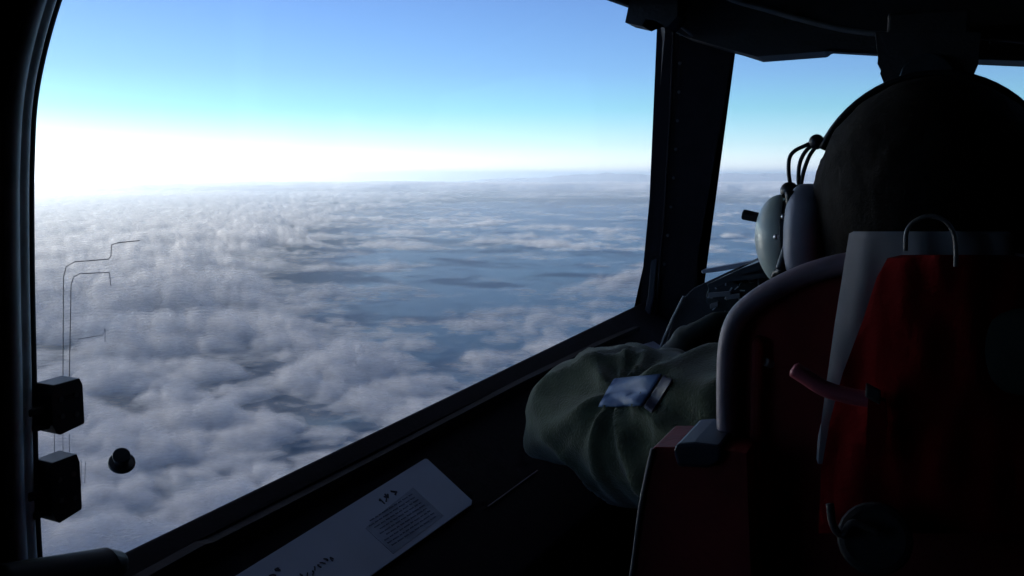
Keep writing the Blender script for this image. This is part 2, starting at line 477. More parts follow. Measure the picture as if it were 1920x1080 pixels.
# heater wires and bus lines on the glass
lines = [[(118, 706), (119, 520), (124, 500), (140, 491), (203, 486), (208, 480), (209, 459), (222, 455), (262, 451)],
         [(130, 706), (133, 535), (138, 519), (150, 513), (205, 511), (208, 536)],
         [(146, 636), (193, 628), (197, 616), (197, 641)], [(102, 812), (102, 852)], [(130, 812), (130, 852)], [(118, 812), (118, 852)], [(152, 862), (152, 912)], [(160, 866), (159, 906)]]
for k, L in enumerate(lines):
    bm = bmesh.new(); add_tube(bm, [WL(x, y, -0.0055) for x, y in L], 0.00033 if k < 2 else 0.0002, 6)
    adopt(bmobj('heater_wire', bm, 'heat'), swin)
# glass knob
kc = WL(216, 868, -0.006)
knob = empty('glass_knob', kc, 'small round black knob fixed to the glass near the lower rear corner', 'knob')
fc = (WN * 0.55 + Vector((-0.1, -0.25, 0.75))).normalized()
bm = bmesh.new(); add_disc(bm, kc, WN, 0.0050, 0.008); add_disc(bm, kc + WN * 0.007, fc, 0.0098, 0.0035, 30)
adopt(bmobj('base', bm, 'block', bevel=0.001), knob)
bm = bmesh.new(); add_tube(bm, [kc + WN * 0.007, kc + WN * 0.009 + fc * 0.0125 - WDIR * .003], [0.0042, 0.0066], 20)
adopt(bmobj('thumb_piece', bm, 'block', bevel=0.001), knob)

# terminal blocks
def block(x0, y0, x1, y1, label):
    c = WL((x0 + x1) / 2, (y0 + y1) / 2, 0.012)
    t = empty('latch_block', c, label, 'latch block', 'black blocks on the rear edge of the side window')
    dd = c.length
    w = (x1 - x0) / FPX * dd / 2 / abs(WDIR.cross(ray((x0 + x1) / 2, 800)).length) ; w *= 0.70; h = (y1 - y0) / FPX * dd / 2 * 0.86
    U = Vector((0, 0, 1))
    bm = bmesh.new()
    prof = [(-1, -.55), (-.75, -.92), (-.55, -1), (.95, -.8), (1, -.72), (1, .72), (.82, 1), (-.82, .93), (-1, .62)]
    add_prism(bm, [c + WDIR * w * a + U * h * b - WN * 0.010 for a, b in prof], WN * 0.019)
    b_ = adopt(bmobj('body', bm, 'block', bevel=0.0012), t)
    for a, b in ((-.45, .35), (.5, .4), (-.4, -.3), (.5, -.35)):
        bm = bmesh.new(); add_disc(bm, c + WDIR * w * a + U * h * b + WN * 0.009, WN, 0.0018, 0.0010, 14)
        adopt(bmobj('screw', bm, 'conduit'), t)
    bm = bmesh.new(); add_box(bm, c - WDIR * (w + 0.006), WDIR * 0.007, U * h * 0.14, WN * 0.004)
    add_box(bm, c - WDIR * (w + 0.004) - U * h * .62, WDIR * 0.006, U * h * 0.12, WN * 0.004)
    adopt(bmobj('arm', bm, 'block', bevel=0.001), t)
block(76, 708, 148, 812, 'upper of the two black blocks fixed beside the rear window edge')
block(76, 850, 142, 976, 'lower of the two black blocks fixed beside the rear window edge')
# rounded grip at the bottom corner
g0 = WL(70, 1085, 0.05); g1 = WL(190, 1064, 0.05)
bm = bmesh.new(); add_tube(bm, spline([g0 - (g1 - g0) * .6, g0, g1, g1 + (g1 - g0) * .14, g1 + (g1 - g0) * .2 + Vector((0, 0, -0.008))], 5), [0.013] * 14 + [0.0125] * 3 + [0.011] * 2 + [0.009] * 1 + [0.005] * 1, 16)
g = bmobj('grab_handle', bm, 'seal', smooth_=True); tag(g, 'dark rounded handle poking in at the lower left window corner', 'handle')

# wall around the window (built as a ring far outward) and below
bm = bmesh.new()
fr_in = [push(p, 0.033 if p.y < 1.5 else 0.012) for p in inner]
def outp(p):
    d = p - cen; s = d.dot(WDIR); z = d.z
    # project onto a large rectangle
    sx0, sx1, z0, z1 = (0.38 - cen.y) / WDIR.y, (1.72 - cen.y) / WDIR.y, -0.95, 0.42
    k = 1e9
    if s > 0: k = min(k, (sx1) / s)
    if s < 0: k = min(k, sx0 / s)
    if z > 0: k = min(k, z1 / z)
    if z < 0: k = min(k, z0 / z)
    return cen + WDIR * s * k + Vector((0, 0, z * k))
add_ring(bm, fr_in, [outp(p) for p in inner], -WN * 0.012)
# fill corners of the rectangle
o = bmobj('wall_left', bm, 'wall'); o.location = WN * 0.003; tag(o, kind='structure')

# unseen glazed opening behind the camera, added to light the seat
def wpt(y, z): return WP0 + WDIR * ((y - WP0.y) / WDIR.y) + Vector((0, 0, z))
zt, zb = cen.z + 0.42, cen.z - 0.95
bm = bmesh.new()
ain = [wpt(-.45, -.20), wpt(-.50, 0), wpt(-.45, .20), wpt(.18, .20), wpt(.24, 0), wpt(.18, -.20)]
aout = [wpt(-2.0, zb), wpt(-2.0, 0), wpt(-2.0, zt), wpt(.38, zt), wpt(.38, 0), wpt(.38, zb)]
add_ring(bm, ain, aout, -WN * 0.05)
aw = bmobj('wall_left', bm, 'wall'); tag(aw, kind='structure')
bm = bmesh.new(); add_prism(bm, [p - WN * 0.02 for p in ain], -WN * 0.006); ap_ = bmobj('added_pane', bm, 'glass', aw)

# sill: a shelf under the window edge sloping into the cabin, carried on a console
ZD = Vector((0, 0, 1))
sA = WL(60, 1194, 0.0); sB = WL(980, 715, 0.0); sC = WL(1196, 607, 0.0)
SN = (Vector((0.55, 0, 0.84))).normalized()      # shelf normal, tipped towards the cabin
SD = (sB - sA).normalized(); SN = (SN - SD * SN.dot(SD)).normalized()
SI = SD.cross(SN); SI = SI if SI.x > 0 else -SI
def SH(px, py, up=0.0):
    return hit(px, py, sB + SN * up, SN)
sill_w = 0.19
back = sA - SD * 1.2; front = sB + SD * 0.62
bm = bmesh.new()
prof = [Vector((0, 0)), Vector((sill_w, 0)), Vector((sill_w + 0.01, -0.03)), Vector((sill_w + 0.02, -0.5)), Vector((-0.03, -0.5)), Vector((-0.03, 0))]
def profpt(b, p): return b + SI * p.x + (ZD * p.y if p.y < -0.02 else ZD * p.y)
a_ = [bm.verts.new(profpt(back, p)) for p in prof]; b_ = [bm.verts.new(profpt(front, p)) for p in prof]
for i in range(len(prof)):
    j = (i + 1) % len(prof); bm.faces.new([a_[i], a_[j], b_[j], b_[i]])
bm.faces.new(a_); bm.faces.new(b_)
sill = bmobj('window_sill', bm, 'sillm', bevel=0.004); tag(sill, kind='structure')
# raised lip along the glass, with the little step in it
bm = bmesh.new()
add_prism(bm, [WL(60, 1196, 0.013), WL(280, 1079, 0.013), WL(386, 1020, 0.013), WL(402, 1016, 0.013), WL(700, 864, 0.013), WL(980, 716, 0.013), WL(1130, 643, 0.013), WL(1200, 612, 0.013), WL(1200, 650, 0.013), WL(980, 752, 0.013), WL(60, 1236, 0.013)], -WN * 0.012)
lip = bmobj('sill_lip', bm, 'sillm', bevel=0.002); adopt(lip, sill) if False else None
tag(lip, kind='structure'); lip.name = 'sill_edge'
# pale ledge ahead, where the sill meets the pillar
bm = bmesh.new()
le = [hit(x, y, Vector((0, 0, WL(1196, 632).z)), ZD) for x, y in ((1112, 652), (1180, 628), (1215, 632), (1252, 655), (1250, 668), (1200, 670))]
add_prism(bm, le, ZD * -0.02)
led = bmobj('corner_ledge', bm, 'ledge', bevel=0.003); tag(led, 'pale blue grey corner ledge between the knee and the window pillar', 'ledge')

# placard card lying on the sill
card = empty('printed_card', SH(700, 980, 0.002), 'long white printed card lying on the dark sill below the side window', 'card')
cpx = [(330, 1150), (440, 1082), (795, 862), (800, 862), (884, 940), (883, 948), (700, 1078), (600, 1152)]
bm = bmesh.new(); add_prism(bm, [SH(x, y, 0.0015) for x, y in cpx], SN * 0.0016)
adopt(bmobj('sheet', bm, 'paper', bevel=0.0004), card)
rnd = random.Random(4)
c0 = Vector((795, 862)); eL = (Vector((440, 1082)) - c0); eS = (Vector((884, 944)) - c0)
def cp(u_, v_, up):      # u_ along the long edge from the front end, v_ across
    q = c0 + eL * u_ + eS * v_ * (1 + 0.12 * u_); return SH(q.x, q.y, up)
def bar(bm, u0, v0, u1, v1, w, h=0.0003):
    p, q = cp(u0, v0, 0.0033), cp(u1, v1, 0.0033); d = q - p
    add_box(bm, (p + q) / 2, d / 2, d.normalized().cross(SN) * w / 2, SN * h)
# tinted text block
bm = bmesh.new(); add_prism(bm, [cp(.13, .28, .0031), cp(.13, .92, .0031), cp(.42, .98, .0031), cp(.42, .42, .0031), cp(.34, .36, .0031)], SN * 0.0002)
adopt(bmobj('tinted_panel', bm, 'ink2'), card)
# heading words and lines of small writing, as tiny strokes
for (u0, v0, n, s) in ((.245, .20, 2, .9), (.19, .18, 2, 1.3), (.62, .52, 9, .8), (.83, .26, 2, 1.2), (.88, .42, 5, .5), (.93, .55, 6, .6)):
    bm = bmesh.new()
    for k in range(n):
        uu = u0 + k * 0.028 * s
        ua, va = uu + rnd.uniform(0, .006), v0 + rnd.uniform(-.03, .04)
        for q_ in range(3):
            ub, vb = uu + rnd.uniform(0, .022) * s, v0 + rnd.uniform(-.06, .07)
            bar(bm, ua, va, ub, vb, 0.0014 * s); ua, va = ub, vb
    adopt(bmobj('lettering', bm, 'ink'), card)
bm = bmesh.new()
for r_ in range(9):
    v0 = .36 + r_ * .062; uu = .15 + rnd.uniform(0, .01)
    while uu < .38:
        L = rnd.uniform(.008, .03); bar(bm, uu, v0, min(uu + L, .40), v0, 0.0010); uu += L + .008
adopt(bmobj('small_print', bm, pbr('faint_print', (0.13, 0.17, 0.25), 0.7)), card)
# seam with a pale scuff on the sill
bm = bmesh.new(); add_tube(bm, [SH(915, 950, .001), SH(1008, 882, .001)], 0.0007, 6)
o = bmobj('sill_trim', bm, 'rim'); tag(o, kind='structure')

# ------------------------------------------------------------------ pillar, windscreen, overhead
YP = 1.66
pil_px = [(1243, 30), (1247, 60), (1240, 200), (1228, 400), (1213, 562), (1203, 596), (1178, 625), (1190, 668), (1240, 690), (1300, 690), (1296, 545), (1310, 470), (1322, 400), (1337, 330),
          (1352, 262), (1353, 225), (1361, 195), (1363, 150), (1370, 118), (1374, 108), (1369, 97), (1420, 60), (1400, -60), (1240, -60)]
pil = empty('window_pillar', at_y(1280, 660, YP), 'thick black padded pillar between the side window and the windscreen', 'pillar')
bm = bmesh.new(); add_prism(bm, [at_y(x, y, YP) for x, y in pil_px], Vector((-0.03, 0.10, 0)))
adopt(bmobj('post', bm, 'wall', bevel=0.006), pil)
bm = bmesh.new(); add_tube(bm, [at_y(x + 14, y, YP - 0.006) for x, y in ((1249, 60), (1244, 200), (1232, 400), (1218, 562))], 0.0025, 8)
adopt(bmobj('trim_strip', bm, 'wall'), pil)
for k in range(9):
    t = k / 8; x = 1268 - 26 * t * t - 4 * t; y = 65 + 430 * t
    bm = bmesh.new(); add_disc(bm, at_y(x + 8, y, YP - 0.004), Vector((0, -1, 0)), 0.0028, 0.002, 12)
    adopt(bmobj('rivet', bm, 'rivet', bevel=0.001), pil)

# windscreen: frame ring in a plane leaning back at the top
WS0 = Vector((0, YP + 0.11, -0.1)); WSN = Vector((0, -1, 0.0)).normalized()
def WSp(x, y, inn=0.0): return hit(x, y, WS0 + WSN * inn, WSN)
ws = empty('windscreen', WSp(1700, 330), 'pilot windscreen in front of the seated figure, right of the pillar', 'window')
in_px = [(1290, 620), (1296, 545), (1310, 470), (1337, 330), (1353, 230), (1363, 150), (1369, 97), (1432, 117), (1552, 108), (1560, 101), (1648, 106), (1830, 122), (1925, 126), (2350, 140), (2380, 620)]
cx_, cy_ = 1800, 350
out_px = [(1250, 760), (1240, 600), (1250, 470), (1262, 330), (1270, 230), (1275, 100), (1280, -120), (1432, -120), (1552, -120), (1560, -120), (1648, -120), (1830, -120), (1925, -120), (2520, -120), (2560, 760)]
bm = bmesh.new(); add_ring(bm, [WSp(*p) for p in in_px], [WSp(*p) for p in out_px], WSN * 0.05)
adopt(bmobj('window_frame', bm, 'seal', bevel=0.003), ws)
bm = bmesh.new(); add_prism(bm, [WSp(x, y, 0.02) for x, y in in_px], -WSN * 0.006)
adopt(bmobj('glass_pane', bm, 'glass'), ws)

# overhead brow with its cable and box
brow = empty('overhead_panel', at_y(1500, 60, 1.5), 'dark overhead panel with a curved grey cable above the windscreen', 'panel')
bp_ = [(1246, 50), (1300, 78), (1368, 98), (1432, 115), (1552, 106), (1560, 99), (1648, 105), (1700, 112), (1830, 121), (1925, 124), (2500, 140), (2500, -400), (1262, -400), (1258, 0)]
bm = bmesh.new(); add_prism(bm, [at_y(x, y, 1.655) for x, y in bp_], Vector((0, -0.07, 0)))
adopt(bmobj('brow', bm, 'overhead', bevel=0.005), brow)
cab = [(1330, -22), (1375, 0), (1430, 16), (1500, 36), (1590, 57), (1690, 66), (1790, 67), (1870, 72), (1960, 82), (2100, 100)]
bm = bmesh.new(); add_tube(bm, spline([at_y(x, y, 1.56) for x, y in cab], 6), 0.0042, 10)
adopt(bmobj('cable', bm, 'conduit', smooth_=True), brow)
for (x, y) in ((1480, 31), (1690, 66), (1870, 72)):
    bm = bmesh.new(); add_box(bm, at_y(x, y, 1.572), Vector((.010, 0, 0)), Vector((0, .012, 0)), Vector((0, 0, .0075)))
    adopt(bmobj('cable_clamp', bm, 'overhead', bevel=0.002), brow)
bm = bmesh.new(); add_tube(bm, [at_y(x, y, 1.565) for x, y in ((1205, 6), (1232, 20), (1262, 36), (1300, 66))], 0.0035, 8)
adopt(bmobj('pipe', bm, 'conduit', smooth_=True), brow)
# bracket hanging at the front top corner of the side window
br = bmesh.new()
add_prism(br, [at_y(x, y, 1.50) for x, y in ((1182, -5), (1178, 14), (1172, 42), (1203, 49), (1211, 36), (1228, 38), (1250, 52), (1270, 30), (1270, -5))], Vector((0, 0.06, 0)))
b = bmobj('hinge_bracket', br, 'overhead', bevel=0.003); tag(b, 'small black bracket hanging at the top front corner of the side window', 'bracket')
# hanging compass behind the head
cpm = empty('magnetic_compass', at_y(1738, 120, 1.42), 'black compass unit hanging from the overhead panel behind the head', 'compass')
bm = bmesh.new()
add_prism(bm, [at_y(x, y, 1.42) for x, y in ((1640, 60), (1646, 108), (1645, 120), (1652, 130), (1650, 138), (1657, 156), (1690, 215), (1790, 215), (1816, 146), (1826, 132), (1834, 122), (1840, 60))], Vector((0, 0.11, 0)))
adopt(bmobj('housing', bm, 'overhead', bevel=0.005), cpm)
bm = bmesh.new(); add_box(bm, at_y(1740, 62, 1.50), Vector((.05, 0, 0)), Vector((0, .07, 0)), Vector((0, 0, .02)))
adopt(bmobj('mount', bm, 'overhead', bevel=0.004), cpm)
bm = bmesh.new(); add_tube(bm, [at_y(1737, 150, 1.419), at_y(1737, 150, 1.405)], 0.034, 28)
adopt(bmobj('bezel', bm, 'gauge', bevel=0.002), cpm)

# instrument panel and glareshield
ip = empty('instrument_panel', at_y(1420, 600, 1.42), 'dark instrument panel with a hooded top in front of the pilot', 'panel')
gs = [(1240, 668), (1262, 600), (1284, 556), (1300, 540), (1322, 530), (1345, 519), (1388, 499), (1424, 487), (1500, 476), (1800, 470), (2200, 480), (2300, 1100), (1240, 1100)]
bm = bmesh.new(); add_prism(bm, [at_y(x, y, 1.42) for x, y in gs], Vector((0, 0.16, 0)))
adopt(bmobj('panel_board', bm, 'black', bevel=0.004), ip)
bm = bmesh.new(); add_tube(bm, [at_y(x, y, 1.412) for x, y in ((1236, 662), (1245, 636), (1262, 598), (1283, 556))], 0.0028, 8)
adopt(bmobj('edge_highlight', bm, 'conduit'), ip)  # pale strip drawing the thin highlight along the panel edge
bm = bmesh.new(); add_prism(bm, [at_y(x, y, 1.30) for x, y in ((1325, 533), (1350, 522), (1390, 503), (1426, 490), (1520, 479), (1800, 474), (1800, 486), (1520, 492), (1430, 503), (1392, 516), (1330, 544))], Vector((0, 0.13, 0)))
adopt(bmobj('glareshield', bm, 'block', bevel=0.003), ip)
bm = bmesh.new(); add_prism(bm, [at_y(x, y, 1.50) for x, y in ((1315, 507), (1350, 500), (1400, 491), (1420, 489), (1420, 495), (1398, 500), (1350, 509), (1316, 513))], Vector((0, 0.03, 0)))
adopt(bmobj('top_rail', bm, 'cushion', bevel=0.001), ip)
for (x, y, r_) in ((1362, 558, .028), (1425, 545, .030), (1345, 625, .030), (1412, 630, .034)):
    c = at_y(x, y, 1.42); bm = bmesh.new(); add_tube(bm, [c, c + Vector((0, -0.008, 0))], r_, 28)
    gob = adopt(bmobj('gauge', bm, 'gauge', bevel=0.0015), ip)
    bm = bmesh.new()
    for k in range(8):
        a = 2 * math.pi * k / 8; d = Vector((math.cos(a), 0, math.sin(a)))
        add_box(bm, c + d * r_ * .78 + Vector((0, -.0088, 0)), d * .0035, Vector((0, .0005, 0)), d.cross(Vector((0, 1, 0))) * .0008)
    a = x * .01; d = Vector((math.cos(a), 0, math.sin(a)))
    add_box(bm, c + d * r_ * .3 + Vector((0, -.0088, 0)), d * r_ * .35, Vector((0, .0005, 0)), d.cross(Vector((0, 1, 0))) * .0010)
    adopt(bmobj('dial_marks', bm, 'mark'), gob)
for (x, y, w_) in ((1350, 552, .016), (1375, 556, .010), (1340, 572, .006), (1404, 512, .008), (1412, 524, .004), (1256, 694, .006)):
    bm = bmesh.new(); c = at_y(x, y, 1.40 if x > 1300 else 1.36); add_box(bm, c, Vector((w_, 0, 0.002)), Vector((0, .004, 0)), Vector((0, 0, .0035)))
    adopt(bmobj('switch', bm, 'conduit', bevel=0.001), ip)

# ------------------------------------------------------------------ cabin shell: ceiling, right wall, rear wall, floor
def quad_sheet(name, pts, th, mat='overhead'):
    bm = bmesh.new(); add_prism(bm, [Vector(p) for p in pts], Vector(th)); o = bmobj(name, bm, mat); tag(o, kind='structure'); return o
bm = bmesh.new()     # arched ceiling
prof = [(-0.30, 0.45), (0.0, 0.54), (0.6, 0.58), (1.2, 0.5), (1.75, 0.36)]
lo = []
for y, x0 in ((-2.0, -0.842), (1.64, -0.432)):
    P_ = [(x0, 0.30), (x0 + 0.09, 0.37)] + prof
    lo.append([bm.verts.new((x, y, z)) for x, z in P_] + [bm.verts.new((x, y, z + 0.05)) for x, z in reversed(P_)])
n = len(lo[0])
for i in range(n): bm.faces.new([lo[0][i], lo[0][(i + 1) % n], lo[1][(i + 1) % n], lo[1][i]])
for L in lo: bm.faces.new(L)
o = bmobj('ceiling', bm, 'overhead'); tag(o, kind='structure')
quad_sheet('floor', [(-0.9, -2.0, -1.15), (1.8, -2.0, -1.15), (1.8, 2.4, -1.15), (-0.9, 2.4, -1.15)], (0, 0, -0.05), 'black')
quad_sheet('wall_back', [(-0.9, -2.0, -1.2), (1.8, -2.0, -1.2), (1.8, -2.0, 0.7), (-0.9, -2.0, 0.7)], (0, -0.05, 0), 'wall')
quad_sheet('wall_right', [(1.75, -2.0, -1.2), (1.75, 1.9, -1.2), (1.75, 1.9, 0.6), (1.75, -2.0, 0.6)], (0.05, 0, 0), 'wall')
quad_sheet('wall_front', [(-0.48, 1.95, -1.2), (1.8, 1.95, -1.2), (1.8, 1.95, -0.36), (-0.48, 1.95, -0.36)], (0, 0.05, 0), 'wall')
quad_sheet('wall_front', [(0.82, 1.74, -1.2), (1.8, 1.74, -1.2), (1.8, 1.74, 0.6), (0.82, 1.74, 0.6)], (0, 0.05, 0), 'wall')
quad_sheet('wall_left', [(-0.62, -0.1, -1.2), (-0.36, 2.0, -1.2), (-0.36, 2.0, -0.42), (-0.62, -0.1, -0.42)], (-0.05, 0, 0), 'wall')
# ------------------------------------------------------------------ the pilot
from mathutils import noise
YH = 0.84
Hc = at_y(1755, 372, YH)
def cone(bm, p, q, r1, r2, sub=2):
    """tapered limb with round ends"""
    n = 6
    for k in range(n + 1):
        t = k / n; r_ = r1 + (r2 - r1) * t
        bmesh.ops.create_icosphere(bm, subdivisions=2, radius=r_, matrix=Matrix.Translation(p.lerp(q, t)))
    d = q - p; L = d.length
    rot = d.to_track_quat('Z', 'Y').to_matrix().to_4x4()
    bmesh.ops.create_cone(bm, cap_ends=True, segments=20, radius1=r1, radius2=r2, depth=L, matrix=Matrix.Translation((p + q) / 2) @ rot)
def ball(bm, c, rx, ry, rz):
    bmesh.ops.create_uvsphere(bm, u_segments=32, v_segments=20, radius=1, matrix=Matrix.Translation(c) @ Matrix.Diagonal((rx, ry, rz, 1)))
def fuse(name, bm, mat, voxel, sm=4, disp=None, parent=None):
    me = bpy.data.meshes.new(name); bm.to_mesh(me); bm.free()
    o = bpy.data.objects.new(name, me); C.objects.link(o)
    md = o.modifiers.new('r', 'REMESH'); md.mode = 'VOXEL'; md.voxel_size = voxel
    if sm:
        m2 = o.modifiers.new('s', 'SMOOTH'); m2.factor = 0.5; m2.iterations = sm
    dg = bpy.context.evaluated_depsgraph_get(); dg.update()
    me2 = bpy.data.meshes.new_from_object(o.evaluated_get(dg)); o.modifiers.clear(); o.data = me2
    if disp:
        ns = [v_.normal.copy() for v_ in me2.vertices]
        for v_, n_ in zip(me2.vertices, ns): v_.co += n_ * disp(v_.co, n_)
    me2.polygons.foreach_set('use_smooth', [True] * len(me2.polygons))
    me2.materials.clear(); me2.materials.append(M[mat])
    if parent: o.parent = parent
    return o
V = Vector
hip_l = V((-0.10, 0.92, -0.66)); hip_r = V((0.15, 0.92, -0.66))
knee_l = V((-0.22, 1.34, -0.52)); knee_r = V((0.34, 1.34, -0.50))
ank_l = V((-0.16, 1.66, -0.90)); ank_r = V((0.24, 1.66, -0.90))
cx0 = Hc.x
sh_l = at_y(1395, 850, 0.86); sh_r = V((cx0 + 0.17, 0.86, -0.30))
el_l = at_y(1090, 774, 1.0); el_r = V((cx0 + 0.22, 0.97, -0.56))
wr_l = at_y(1235, 706, 1.235); wr_r = V((cx0 + 0.23, 1.23, -0.30))
def hand(bm, s, Wt, g):
    palm = Wt + V((-s * 0.02, 0.06, 0.02)); cone(bm, Wt, palm, 0.024 + g, 0.026 + g)
    ball(bm, palm, 0.020 + g, 0.036 + g, 0.038 + g)
    for f in range(4):                                                          # fingers curl round the wheel grip
        b0 = palm + V((-s * 0.004, 0.026, 0.030 - 0.019 * f)); L = (0.034, 0.038, 0.035, 0.027)[f]
        b1 = b0 + V((-s * L * .45, L * .8, 0)); b2 = b1 + V((-s * L * .75, -L * .15, 0)); b3 = b2 + V((-s * L * .15, -L * .6, 0))
        cone(bm, b0, b1, .0088 + g, .0082 + g); cone(bm, b1, b2, .0082 + g, .0075 + g); cone(bm, b2, b3, .0075 + g, .0068 + g)
    t0_ = palm + V((-s * .012, -.01, .03)); t1_ = t0_ + V((-s * .026, .012, .018)); cone(bm, t0_, t1_, .011 + g, .0095 + g); cone(bm, t1_, t1_ + V((-s * .018, .016, .002)), .0095 + g, .0082 + g)
person = empty('person', V((cx0, 0.9, -0.75)), 'pilot in olive flight suit seen from behind, dark in silhouette, elbow by the window', 'person')
bm = bmesh.new()
ball(bm, Hc + V((-0.0045, 0, -0.006)), 0.080, 0.098, 0.090); ball(bm, Hc + V((0, 0.03, -0.05)), 0.066, 0.075, 0.075)
ball(bm, Hc + V((0, 0.118, -0.012)), 0.013, 0.018, 0.024)                       # nose
ball(bm, Hc + V((0, 0.100, -0.055)), 0.026, 0.012, 0.010)                       # mouth
for s in (-1, 1):
    ball(bm, Hc + V((s * 0.032, 0.094, 0.012)), 0.016, 0.010, 0.009)            # lids over the eyes
    ball(bm, Hc + V((s * 0.085, 0.0, -0.005)), 0.009, 0.020, 0.031)             # ears
cone(bm, Hc + V((0, -0.005, -0.07)), V((cx0, 0.86, -0.26)), 0.058, 0.064)
cone(bm, V((cx0, 0.87, -0.30)), V((cx0, 0.90, -0.62)), 0.11, 0.12)
for s, S, E, Wt in ((-1, sh_l, el_l, wr_l), (1, sh_r, el_r, wr_r)):
    cone(bm, V((cx0 + s * 0.05, 0.87, -0.30)), S, 0.06, 0.052); cone(bm, S, E, 0.048, 0.038); cone(bm, E, Wt, 0.036, 0.025)
    hand(bm, s, Wt, 0.0)
for H_, K_, A_ in ((hip_l, knee_l, ank_l), (hip_r, knee_r, ank_r)):
    cone(bm, V((cx0, 0.90, -0.64)), H_, 0.11, 0.09); cone(bm, H_, K_, 0.078, 0.052); cone(bm, K_, A_, 0.050, 0.038); cone(bm, A_, A_ + V((0, .16, -.02)), 0.038, 0.028)
M['added_glove'] = pbr('added_glove_dark', (0.022, 0.026, 0.020), 0.7, spec=0.25)  # dark gloves added so the lit hands come out darker
body = fuse('body', bm, 'skin', 0.0052, 3, parent=person); body.matrix_parent_inverse = Matrix.Translation(-person.location)

CF = at_y(1225, 690, 1.0)
def folds(co, n_):
    q = V((co.x * 7 + co.y * 9, co.z * 3.5 + noise.noise(co * 5) * 2.0, co.y * 3))
    r_ = 1 - abs(noise.noise(q)) * 2.4
    q2 = V((co.x * 16 - co.z * 7, co.y * 8 + 5, co.z * 5))
    r2 = 1 - abs(noise.noise(q2)) * 2.6
    q3 = V((co.x * 30 + co.z * 10, co.y * 12, co.z * 14 + 9))
    r3 = 1 - abs(noise.noise(q3)) * 2.8
    e = 0.0
    if co.x < cx0 - 0.05 and co.z > -0.5 and co.y < 1.15:          # long folds of the left sleeve, running out from the inner elbow
        d_ = co - CF; ph = math.atan2(d_.z, -d_.x)
        w_ = min(d_.length / 0.10, 1.0)
        k_ = math.sin(ph * 7.5 + noise.noise(co * 5) * 2.2 + co.y * 6)
        e = w_ * (0.010 * max(k_, 0) ** 1.5 - 0.004 * max(-k_, 0) ** 3)
    return e + noise.noise(co * 7) * 0.009 + max(r_, 0) ** 1.6 * 0.013 + max(r2, 0) ** 2 * 0.0045 - 0.004

bm = bmesh.new()
cone(bm, V((cx0, 0.86, -0.27)), V((cx0, 0.875, -0.34)), 0.085, 0.125)
cone(bm, V((cx0, 0.87, -0.33)), V((cx0, 0.90, -0.62)), 0.135, 0.145)
for s, S, E, Wt in ((-1, sh_l, el_l, wr_l), (1, sh_r, el_r, wr_r)):
    cone(bm, V((cx0 + s * 0.06, 0.87, -0.31)), S, 0.085, 0.072); cone(bm, S, E, 0.082, 0.066); cone(bm, E, Wt, 0.058, 0.036)
for H_, K_, A_ in ((hip_l, knee_l, ank_l), (hip_r, knee_r, ank_r)):
    cone(bm, V((cx0, 0.90, -0.62)), H_, 0.15, 0.125); cone(bm, H_, K_, 0.112, 0.082); cone(bm, K_, K_.lerp(A_, .3), 0.080, 0.082); cone(bm, K_.lerp(A_, .25), A_, 0.080, 0.058)
suit = fuse('flight_suit', bm, 'cloth', 0.0055, 12, folds, person); suit.matrix_parent_inverse = Matrix.Translation(-person.location)
for A_ in (ank_l, ank_r):
    bm = bmesh.new(); cone(bm, A_ + V((0, 0, .03)), A_ + V((0, .01, -.06)), .062, .05); cone(bm, A_ + V((0, 0, -.06)), A_ + V((0, .20, -.09)), .05, .042)
    boots = fuse('boot', bm, 'black', 0.006, 3, parent=person); boots.matrix_parent_inverse = Matrix.Translation(-person.location)
for s, Wt in ((-1, wr_l), (1, wr_r)):
    bm = bmesh.new(); hand(bm, s, Wt, 0.0025); gv = fuse('added_glove', bm, 'added_glove', 0.0045, 2, parent=person); gv.matrix_parent_inverse = Matrix.Translation(-person.location)
# hair: a close cap over the skull, slightly ragged
def hairf(co, n_): return noise.noise(co * 120) * 0.0012 + noise.noise(co * 40) * 0.002
bm = bmesh.new(); ball(bm, Hc + V((-0.0045, -0.008, -0.002)), 0.0872, 0.106, 0.0945); ball(bm, Hc + V((0, -0.03, -0.045)), 0.080, 0.075, 0.085)
hair = fuse('hair', bm, 'hair', 0.005, 2, hairf, person); hair.matrix_parent_inverse = Matrix.Translation(-person.location)
# drop the part over the face
me = hair.data; bm = bmesh.new(); bm.from_mesh(me)
bmesh.ops.delete(bm, geom=[v_ for v_ in bm.verts if v_.co.y > Hc.y + 0.052 and v_.co.z < Hc.z + 0.05], context='VERTS')
bm.to_mesh(me); bm.free()

